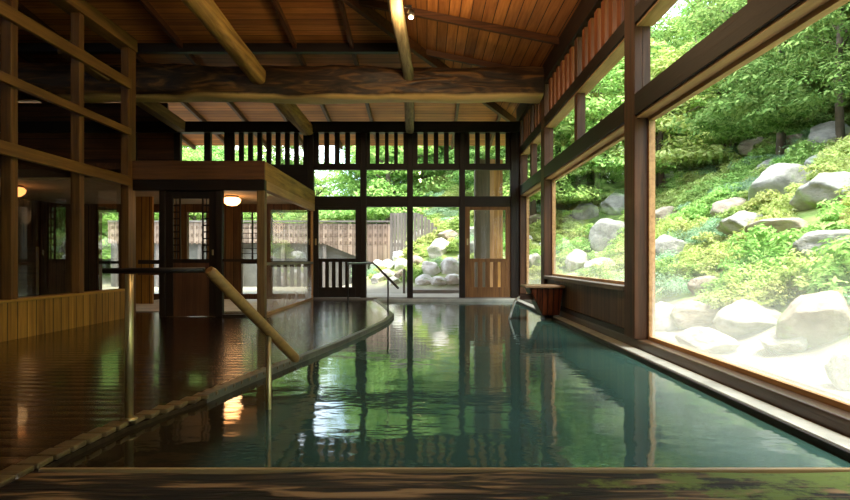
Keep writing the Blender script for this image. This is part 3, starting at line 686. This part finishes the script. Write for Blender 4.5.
# rocks
def rock_mat(name, c1, c2):
    m, nt, out = newmat(name); L = nt.links.new; b = principled(nt, out)
    tc = N(nt, 'ShaderNodeTexCoord')
    n1 = N(nt, 'ShaderNodeTexNoise', i_Scale=2.2, i_Detail=8.0, i_Roughness=.65); L(tc.outputs['Object'], n1.inputs[0])
    r = ramp(nt, [(.3, c1), (.5, tuple((a+b2)/2 for a, b2 in zip(c1, c2))), (.7, c2)]); L(n1.outputs[0], r.inputs[0])
    n3 = N(nt, 'ShaderNodeTexNoise', i_Scale=1.1, i_Detail=6.0); L(tc.outputs['Object'], n3.inputs[0])
    kk = ramp(nt, [(.56, (0, 0, 0)), (.68, (1, 1, 1))]); L(n3.outputs[0], kk.inputs[0])
    mx = N(nt, 'ShaderNodeMixRGB'); L(kk.outputs[0], mx.inputs[0]); L(r.outputs[0], mx.inputs[1]); mx.inputs[2].default_value = (.22, .30, .10, 1)
    L(mx.outputs[0], b.inputs['Base Color']); b.inputs['Roughness'].default_value = .85
    bp = N(nt, 'ShaderNodeBump'); bp.inputs['Strength'].default_value = .9; bp.inputs['Distance'].default_value = .05; L(n1.outputs[0], bp.inputs['Height']); L(bp.outputs[0], b.inputs['Normal'])
    return m
RG = rock_mat('rock_grey', (.18, .17, .15), (.42, .40, .36)); RB = rock_mat('rock_brown', (.20, .15, .11), (.45, .38, .30)); RW = rock_mat('rock_white', (.26, .24, .20), (.50, .47, .41)); RV = rock_mat('rock_bright', (.55, .52, .47), (.82, .80, .76))
def rock_mesh(seed, mat):
    rnd = random.Random(seed); me = bpy.data.meshes.new('rock')
    bm = bmesh.new(); bmesh.ops.create_icosphere(bm, subdivisions=4, radius=1)
    planes = []
    for _ in range(11):
        d = Vector((rnd.uniform(-1, 1), rnd.uniform(-1, 1), rnd.uniform(-.6, 1))).normalized(); planes.append((d, rnd.uniform(.58, .85)))
    for v in bm.verts:
        p = v.co.copy()
        for d, h_ in planes:
            e = p.dot(d)-h_
            if e > 0: p -= d*e*.85
        p += p.normalized()*noise.noise(v.co*2.2+Vector((seed, 0, 0)))*.09
        v.co = Vector((p.x, p.y, p.z))
    for f in bm.faces: f.smooth = True
    bm.to_mesh(me); bm.free(); me.materials.append(mat); return me
RM = {k: [rock_mesh(s*10+i, mt) for i in range(4)] for s, (k, mt) in enumerate((('g', RG), ('b', RB), ('w', RW), ('v', RV)))}
rocks = []
def rock(px, py, wpx, hpx, kind, label, group=None, var=None, rz=None):
    """rock whose middle is seen near px,py"""
    hit = ray_hit(px, py+hpx*.42)
    if not hit: return
    x, y, z = hit
    sx = wpx*y/F/2*1.25; szz = hpx*y/F/2*1.5
    rnd = random.Random(int(px*7+py*13))
    me = RM[kind][rnd.randrange(4) if var is None else var]
    o = bpy.data.objects.new('boulder', me); C.objects.link(o)
    o.location = (x+szz*.3, y+sx*.35, z+szz*.55); o.scale = (sx, sx*.85, szz); o.rotation_euler = (rnd.uniform(-.15, .15), rnd.uniform(-.15, .15), rz if rz is not None else rnd.uniform(-.5, .5))
    tag(o, label, 'rock', group); rocks.append((x, y, sx)); return o
for a in [(783, 183, 66, 36, 'g', 'large pale grey boulder halfway up the slope at right', None, 0),
          (828, 192, 58, 34, 'g', 'brownish boulder right of the large pale grey one', None, 1),
          (722, 148, 46, 34, 'g', 'grey streaked boulder in the upper middle of the slope', None, 2),
          (836, 136, 44, 24, 'g', 'dark boulder near the top at the right edge', None, 3),
          (764, 145, 38, 16, 'b', 'flat rock right of the grey streaked boulder', None, 0),
          (795, 142, 26, 14, 'b', 'small brown rock high on the slope', None, 1),
          (727, 208, 36, 18, 'b', 'brown ledge rock in the middle of the slope', None, 2),
          (742, 224, 42, 22, 'g', 'rounded pale rock below the brown ledge', None, 1),
          (787, 230, 60, 20, 'b', 'long low tan rock below the large pale boulder', None, 3),
          (832, 245, 52, 22, 'g', 'low grey rock by the right edge of the view', None, 2),
          (664, 251, 42, 28, 'g', 'pinkish grey boulder right of the tall window post', None, 0),
          (664, 218, 30, 18, 'b', 'brown rock above the pinkish grey boulder', None, 3),
          (678, 163, 34, 18, 'b', 'brown slab high on the slope beside the post', None, 0),
          (655, 178, 28, 20, 'w', 'white rock beside the tall post at mid height', None, 1),
          (702, 285, 28, 16, 'b', 'small rosy rock among the lower plants', None, 2),
          (748, 322, 58, 30, 'w', 'wide white boulder in the row by the window', None, 1),
          (700, 318, 48, 24, 'b', 'tan boulder in the row by the window', None, 0),
          (661, 320, 40, 26, 'w', 'white boulder in the row nearest the tall post', None, 2),
          (822, 325, 74, 46, 'b', 'big tan boulder by the window at the right edge', None, 3),
          (790, 345, 48, 22, 'w', 'low cream boulder in front of the big tan one', None, 0),
          (710, 345, 54, 22, 'w', 'low cream boulder in front of the tan one', None, 3),
          (845, 375, 40, 40, 'g', 'grey stone at the very right edge by the glass', None, 1),
          (606, 238, 34, 28, 'g', 'grey rounded boulder left of the tall window post', None, 2),
          (575, 262, 26, 18, 'w', 'pale rock seen through the window above the water box', None, 1),
          (582, 212, 24, 16, 'g', 'grey rock high in the window left of the tall post', None, 0),
          (612, 206, 30, 22, 'g', 'tall grey rock just left of the tall window post', None, 1),
          (530, 262, 16, 14, 'w', 'white rock seen in the narrow far right window', None, 0)]:
    rock(*a)
for i, (px, py, w_, h_, kd, lb) in enumerate([
        (437, 250, 22, 16, 'w', 'large white rock on the far mound right of centre'), (428, 270, 18, 14, 'w', 'white rock low on the far mound behind the door post'), (448, 268, 18, 14, 'w', 'white rock low on the far mound near the brown door'),
        (395, 250, 20, 14, 'w', 'white rock on the far mound left of centre'), (385, 268, 16, 12, 'w', 'white rock at the foot of the far mound at left'), (400, 276, 14, 10, 'b', 'tan rock low behind the centre post'),
        (446, 236, 18, 9, 'b', 'flat tan rock on top of the far mound'), (420, 236, 16, 9, 'w', 'small white rock near the top of the far mound'),
        (470, 250, 14, 14, 'g', 'grey rock behind the brown far door'), (470, 232, 14, 10, 'g', 'small grey rock high behind the brown far door'),
        (376, 280, 12, 8, 'w', 'small white stone at the foot of the far mound'), (414, 262, 14, 10, 'b', 'tan rock in the middle of the far mound'),
        (422, 281, 16, 9, 'w', 'white rock at the foot of the far mound right of the centre post'), (437, 282, 14, 8, 'w', 'flat white rock at the foot of the mound in mid opening'), (452, 281, 16, 9, 'w', 'white rock at the foot of the mound beside the brown door'),
        (392, 282, 12, 7, 'w', 'small white rock by the foot of the metal handrail outside'), (384, 276, 14, 9, 'w', 'white rock behind the thin metal handrail low on the mound'), (400, 266, 15, 10, 'w', 'rounded white rock left of the centre post at mid mound'), (376, 266, 13, 9, 'w', 'white rock at the left foot of the far mound'), (462, 260, 12, 9, 'w', 'white rock next to the frame of the brown door'),
        (410, 246, 12, 8, 'w', 'small white rock just left of the centre post high on the mound')]):
    rock(px, py, w_, h_, 'v' if kd == 'w' else kd, lb)
rnd = random.Random(5)
for i in range(105):
    x, y = (rnd.uniform(2.9, 9.5), rnd.uniform(2, 15)) if i < 55 else (rnd.uniform(-1.5, 3.2), rnd.uniform(12.7, 16.5))
    if any(math.hypot(x-a, y-b2) < s_+(.5 if i < 55 else .26) for a, b2, s_ in rocks): continue
    s_ = rnd.uniform(.16, .42)*(1 if i < 55 else .8)
    o = bpy.data.objects.new('boulder', RM[rnd.choice('gbbw' if x > 4 else 'vvb')][rnd.randrange(4)]); C.objects.link(o)
    o.location = (x, y, gh(x, y)+s_*.25); o.scale = (s_, s_*.8, s_*.55); o.rotation_euler = (0, 0, rnd.uniform(0, 6))
    tag(o, 'small garden rock half covered by low plants on the slope', 'rock', 'small rocks among the slope plants'); rocks.append((x, y, s_))

# shrubs and trees
def leaf_mesh(name, seed, nclump, nleaf, R, Hh, leaf, mat, clump=.3, droop=.2):
    rnd = random.Random(seed); vs = []; fs = []
    for c in range(nclump):
        while True:
            p = Vector((rnd.uniform(-1, 1), rnd.uniform(-1, 1), rnd.uniform(-.2, 1)))
            if .35 < p.length < 1: break
        cc = Vector((p.x*R, p.y*R, max(p.z, 0)*Hh)); cr = clump*R*rnd.uniform(.6, 1.3)
        for k in range(nleaf):
            d = Vector((rnd.gauss(0, 1), rnd.gauss(0, 1), rnd.gauss(0, .7))).normalized()*rnd.uniform(.4, 1)**.5
            q = cc+Vector((d.x*cr, d.y*cr, abs(d.z)*cr*.8))
            nrm = (Vector((d.x, d.y, abs(d.z)+.6))+Vector((rnd.uniform(-.6, .6),)*3)).normalized()
            t = nrm.cross(Vector((rnd.uniform(-1, 1), rnd.uniform(-1, 1), rnd.uniform(-1, 1)))).normalized(); s_ = nrm.cross(t)
            l = leaf*rnd.uniform(.6, 1.3); w_ = l*.42
            o_ = len(vs); vs += [q-t*l*.5, q+s_*w_*.5-nrm*l*.05, q+t*l*.5-nrm*l*.12, q-s_*w_*.5-nrm*l*.05]; fs.append((o_, o_+1, o_+2, o_+3))
    me = bpy.data.meshes.new(name); me.from_pydata(vs, [], fs); me.update(); me.materials.append(mat); return me
KINDS = {
 'lime': ([leaf_mesh('shrub', 1, 50, 52, .42, .26, .055, LEAF_LIME), leaf_mesh('shrub', 2, 50, 52, .40, .30, .06, LEAF_LIME)], 'low yellow green shrub spreading on the rocky slope', 'yellow green shrubs on the slope'),
 'green': ([leaf_mesh('shrub', 3, 50, 52, .42, .34, .058, LEAF_GREEN), leaf_mesh('shrub', 4, 50, 52, .40, .38, .065, LEAF_GREEN)], 'mid green leafy shrub on the rocky slope', 'mid green shrubs on the slope'),
 'blue': ([leaf_mesh('shrub', 5, 50, 60, .46, .22, .042, LEAF_BLUE), leaf_mesh('shrub', 6, 50, 60, .44, .24, .042, LEAF_BLUE)], 'creeping blue green conifer shrub between the boulders', 'blue green creeping shrubs on the slope')}
rnd = random.Random(12)
def shrub(x, y, kind, s_):
    ms, lb, gp = KINDS[kind]
    o = bpy.data.objects.new({'lime': 'low_shrub', 'green': 'leafy_shrub', 'blue': 'creeping_conifer'}[kind], rnd.choice(ms)); C.objects.link(o)
    o.location = (x, y, gh(x, y)-.04); o.scale = (s_, s_, s_*rnd.uniform(.8, 1.2)); o.rotation_euler = (0, 0, rnd.uniform(0, 6.28)); tag(o, lb, 'shrub', gp)
cnt = {'lime': 0, 'green': 0, 'blue': 0}; placed = []
tries = 0
while sum(cnt.values()) < 700 and tries < 9000:
    tries += 1
    if rnd.random() < .76: x, y = 2.0+rnd.uniform(.9, 1)*0+rnd.uniform(.95, 8.0), rnd.uniform(1.6, 17)
    else: x, y = rnd.uniform(-1.9, 3.6), rnd.uniform(12.9, 19.5)
    if x > y*.85+1.5 or gh(x, y) < .27: continue
    s_ = rnd.uniform(.6, 1.15)
    if any(math.hypot(x-a, y-b2) < r_*.95+.16*s_ for a, b2, r_ in rocks): continue
    if any(math.hypot(x-a, y-b2) < .30 for a, b2 in placed): continue
    q_ = noise.noise(Vector((x*.8, y*.8, 9)))+rnd.uniform(-.35, .35)+(.12 if x > 6 else 0)
    kind = 'lime' if q_ < .02 else ('green' if q_ < .3 else 'blue')
    if cnt[kind] >= 290: continue
    cnt[kind] += 1; placed.append((x, y)); shrub(x, y, kind, s_)

def tree_proto(seed, Ht, R, mat, trunk=.09, leaf=.115):
    t = empty('tree', (0, 0, 0))
    tm = MB().tube([(0, 0, -.3), (.05, .02, Ht*.3), (-.04, .05, Ht*.6), (.03, 0, Ht*.9)], [trunk, trunk*.8, trunk*.5, trunk*.2], 10)
    rn = random.Random(seed)
    for k in range(7):
        a = rn.uniform(0, 6.28); zz = Ht*rn.uniform(.3, .75); rr = R*rn.uniform(.5, .8)
        tm.tube([(0, 0, zz), (math.cos(a)*rr*.5, math.sin(a)*rr*.5, zz+rr*.35), (math.cos(a)*rr, math.sin(a)*rr, zz+rr*.5)], [trunk*.4, trunk*.25, trunk*.1], 6)
    obj('trunk', tm, BARK, t)
    me = leaf_mesh('crown', seed, 150, 125, R, Ht*.85, leaf, mat, clump=.24)
    c = bpy.data.objects.new('crown', me); C.objects.link(c); c.parent = t; c.location = (0, 0, Ht*.15)
    return t
TP = [tree_proto(50, 4.0, 1.5, LEAF_GREEN), tree_proto(51, 5.0, 1.7, LEAF_DEEP), tree_proto(52, 3.4, 1.5, LEAF_LIME), tree_proto(53, 4.4, 1.6, LEAF_GREEN)]
TL = [('mid green broadleaf tree rising above the slope', 'mid green trees above the slope'), ('tall deep green tree at the back of the slope', 'deep green trees behind the slope'), ('bright yellow green tree over the planted slope', 'bright yellow green trees above the slope'), ('rounded fresh green tree at the top of the slope', 'rounded fresh green trees above the slope')]
used = [False]*4; nt_ = 0
def place_tree(x, y, v, s_):
    if not used[v]: o = TP[v]; used[v] = True
    else: o = copy_tree(TP[v])
    o.location = (x, y, gh(x, y)-.05); o.scale = (s_, s_, s_); o.rotation_euler = (0, 0, rnd.uniform(0, 6.28)); tag(o, TL[v][0], 'tree', TL[v][1])
# right slope forest
tpos = []
for i in range(260):
    x = rnd.uniform(7.6, 17); y = rnd.uniform(3, 30)
    if x > y*1.2+5 or any(math.hypot(x-a, y-b2) < 1.45 for a, b2 in tpos): continue
    tpos.append((x, y))
    place_tree(x, y, rnd.choice((0, 0, 1, 1, 2, 3)), rnd.uniform(.8, 1.25)*(1 if x < 12 else 1.35))
# back trees : lower at left, higher at right
for i in range(420):
    x = rnd.uniform(-17, 9); y = rnd.uniform(15.8 if x > .8 else 18.5, 29)
    s_ = (1.1 if x < -6.5 else .66 if x < -2.2 else 1.15)*rnd.uniform(.85, 1.15)*(1.0 if y < 24 else 1.2)
    if any(math.hypot(x-a, y-b2) < 1.45 for a, b2 in tpos): continue
    tpos.append((x, y))
    place_tree(x, y, rnd.choice((0, 2, 3, 3, 1) if y < 24 else (0, 1, 3)), s_)

# fence beyond the far doors
fg = grey('Z', plank=.11, plank_axis='X'); fy = 16.0
fe = tag(empty('garden_fence', (-4, fy, 0)), 'pale board fence with sloping foot beyond the far door', 'fence')
fb = MB()
v = []
xa, xb, xc = -9.0, PX(322, fy), PX(391, fy)
zt = PZ(221.5, fy)
pts = [(xa, PZ(243, fy)), (xb, PZ(243, fy)), (xc, PZ(270, fy)), (xc, PZ(224, fy)), (xa, zt)]
n = len(pts); fb.poly([(x, fy, z) for x, z in pts]+[(x, fy+.04, z) for x, z in pts], [list(range(n))[::-1], list(range(n, 2*n))]+[(i, (i+1) % n, n+(i+1) % n, n+i) for i in range(n)])
obj('fence_boards', fb, wood((.50, .40, .33), (.28, .20, .16), 'Z', rough=.8, plank=.14, plank_axis='X'), fe)
cr = MB()
for row in range(3):
    x = xa+.1
    while x < xc-.1:
        cr.box(x, x+.05, fy-.012, fy, zt-.12-.22*row-.08, zt-.12-.22*row); x += .14
obj('spacer_blocks', cr, wood((.24, .17, .13), (.12, .08, .06), 'Z', rough=.8), fe)
obj('ramp_wall', MB().box(xa, xc-.05, fy+.14, fy+.2, -.05, PZ(243, fy)+.2), simple('rampgrey', (.16, .15, .13), .8, var=.2), fe)
cap = MB().box(xa, xc, fy-.03, fy+.07, zt-.02, zt+.03); obj('cap_rail', cap, grey('X'), fe)
for k in range(7):
    x = xa+.2+k*1.18; obj('fence_post', MB().box(x-.05, x+.05, fy+.04, fy+.13, -.05, zt-.03), grey('Z'), fe)
cf = tag(empty('curved_fence', (-.4, 15.6, 0)), 'grey upright board fence with falling top beside the far mound', 'fence')
cb = MB(); x = PX(390, 15.6); k = 0
while x < PX(438, 15.6):
    u = (x-PX(390, 15.6))/(PX(438, 15.6)-PX(390, 15.6))
    top = PZ(213, 15.6)-.55*max(0, (u-.45)/.55)**2.0; yy = 15.6-.25*math.sin(u*1.5)
    cb.box(x, x+.085, yy, yy+.025, .2, top); x += .093
obj('fence_boards', cb, grey('Z'), cf)
obj('back_rail', MB().box(PX(390, 15.6), PX(436, 15.6), 15.63, 15.69, 1.1, 1.2), grey('X'), cf)
# outside pillar and wall right behind the brown door
ow = tag(empty('outdoor_pillar', (1.25, 12.3, 0)), 'thick grey brown pillar standing outside behind the brown door', 'pillar')
obj('pillar', MB().box(PX(475, 12.2), PX(490, 12.2), 12.2, 12.5, -.05, 2.9), wood((.20, .17, .12), (.11, .09, .06), 'Z', rough=.7), ow, bevel=.02)
obj('edge_board', MB().box(PX(490, 12.2), PX(494, 12.2), 12.2, 12.3, -.05, 2.9), pale('Z'), ow)
obj('side_board', MB().box(PX(494, 12.2), PX(503, 12.2), 12.24, 12.3, -.05, 2.9), gold('Z'), ow)
tag(obj('standpipe', MB().tube([(PX(404, 12.5), 12.5, -.1), (PX(404, 12.5), 12.5, PZ(269, 12.5))], .03), grey('Z')), 'short dark post outside left of the centre far post', 'post')
tag(obj('garden_curb', MB().box(PX(412, 12.4), PX(462, 12.4), 12.3, 12.5, -.1, .08), grey('X')), 'low timber curb outside the far opening', 'curb')
struct(obj('terrace', MB().box(-9, 2.0, 10.72, 12.3, -.2, .005), simple('terrace', (.34, .30, .24), .7, bump=.2, var=.15)), 'pale outdoor terrace beyond the far doors', 'ground')

# ------------------------------------------------------------------ light
wld = bpy.data.worlds.new('sky'); S.world = wld; wld.use_nodes = True; nt = wld.node_tree; nt.nodes.clear()
o_ = nt.nodes.new('ShaderNodeOutputWorld'); bg = nt.nodes.new('ShaderNodeBackground')
tc = nt.nodes.new('ShaderNodeTexCoord'); cn = N(nt, 'ShaderNodeTexNoise', i_Scale=3.0, i_Detail=5.0); nt.links.new(tc.outputs['Generated'], cn.inputs[0])
r = ramp(nt, [(.4, (.55, .75, 1.0)), (.6, (1, 1, 1))]); nt.links.new(cn.outputs[0], r.inputs[0]); nt.links.new(r.outputs[0], bg.inputs[0])
bg.inputs[1].default_value = 3.7; nt.links.new(bg.outputs[0], o_.inputs[0])
su = bpy.data.lights.new('sun', 'SUN'); su.energy = 7.5; su.angle = math.radians(25); su.color = (1, .95, .82)
so = bpy.data.objects.new('sun', su); C.objects.link(so); so.rotation_euler = (math.radians(12), math.radians(14), 0)

cam = bpy.data.cameras.new('cam'); co = bpy.data.objects.new('camera', cam); C.objects.link(co)
co.location = (0, 0, H); co.rotation_euler = (math.pi/2, 0, 0); cam.sensor_width = 36; cam.lens = F/850*36
cam.shift_x = -(CX-425)/850; cam.shift_y = (CY-250)/850; cam.clip_start = .05; cam.clip_end = 200
S.camera = co
vs_ = S.view_settings; vs_.view_transform = 'Standard'; vs_.look = 'None'; vs_.gamma = 1; vs_.exposure = .75; vs_.use_curve_mapping = False
S.cycles.max_bounces = 12; S.cycles.transparent_max_bounces = 16; S.cycles.diffuse_bounces = 6; S.cycles.glossy_bounces = 6
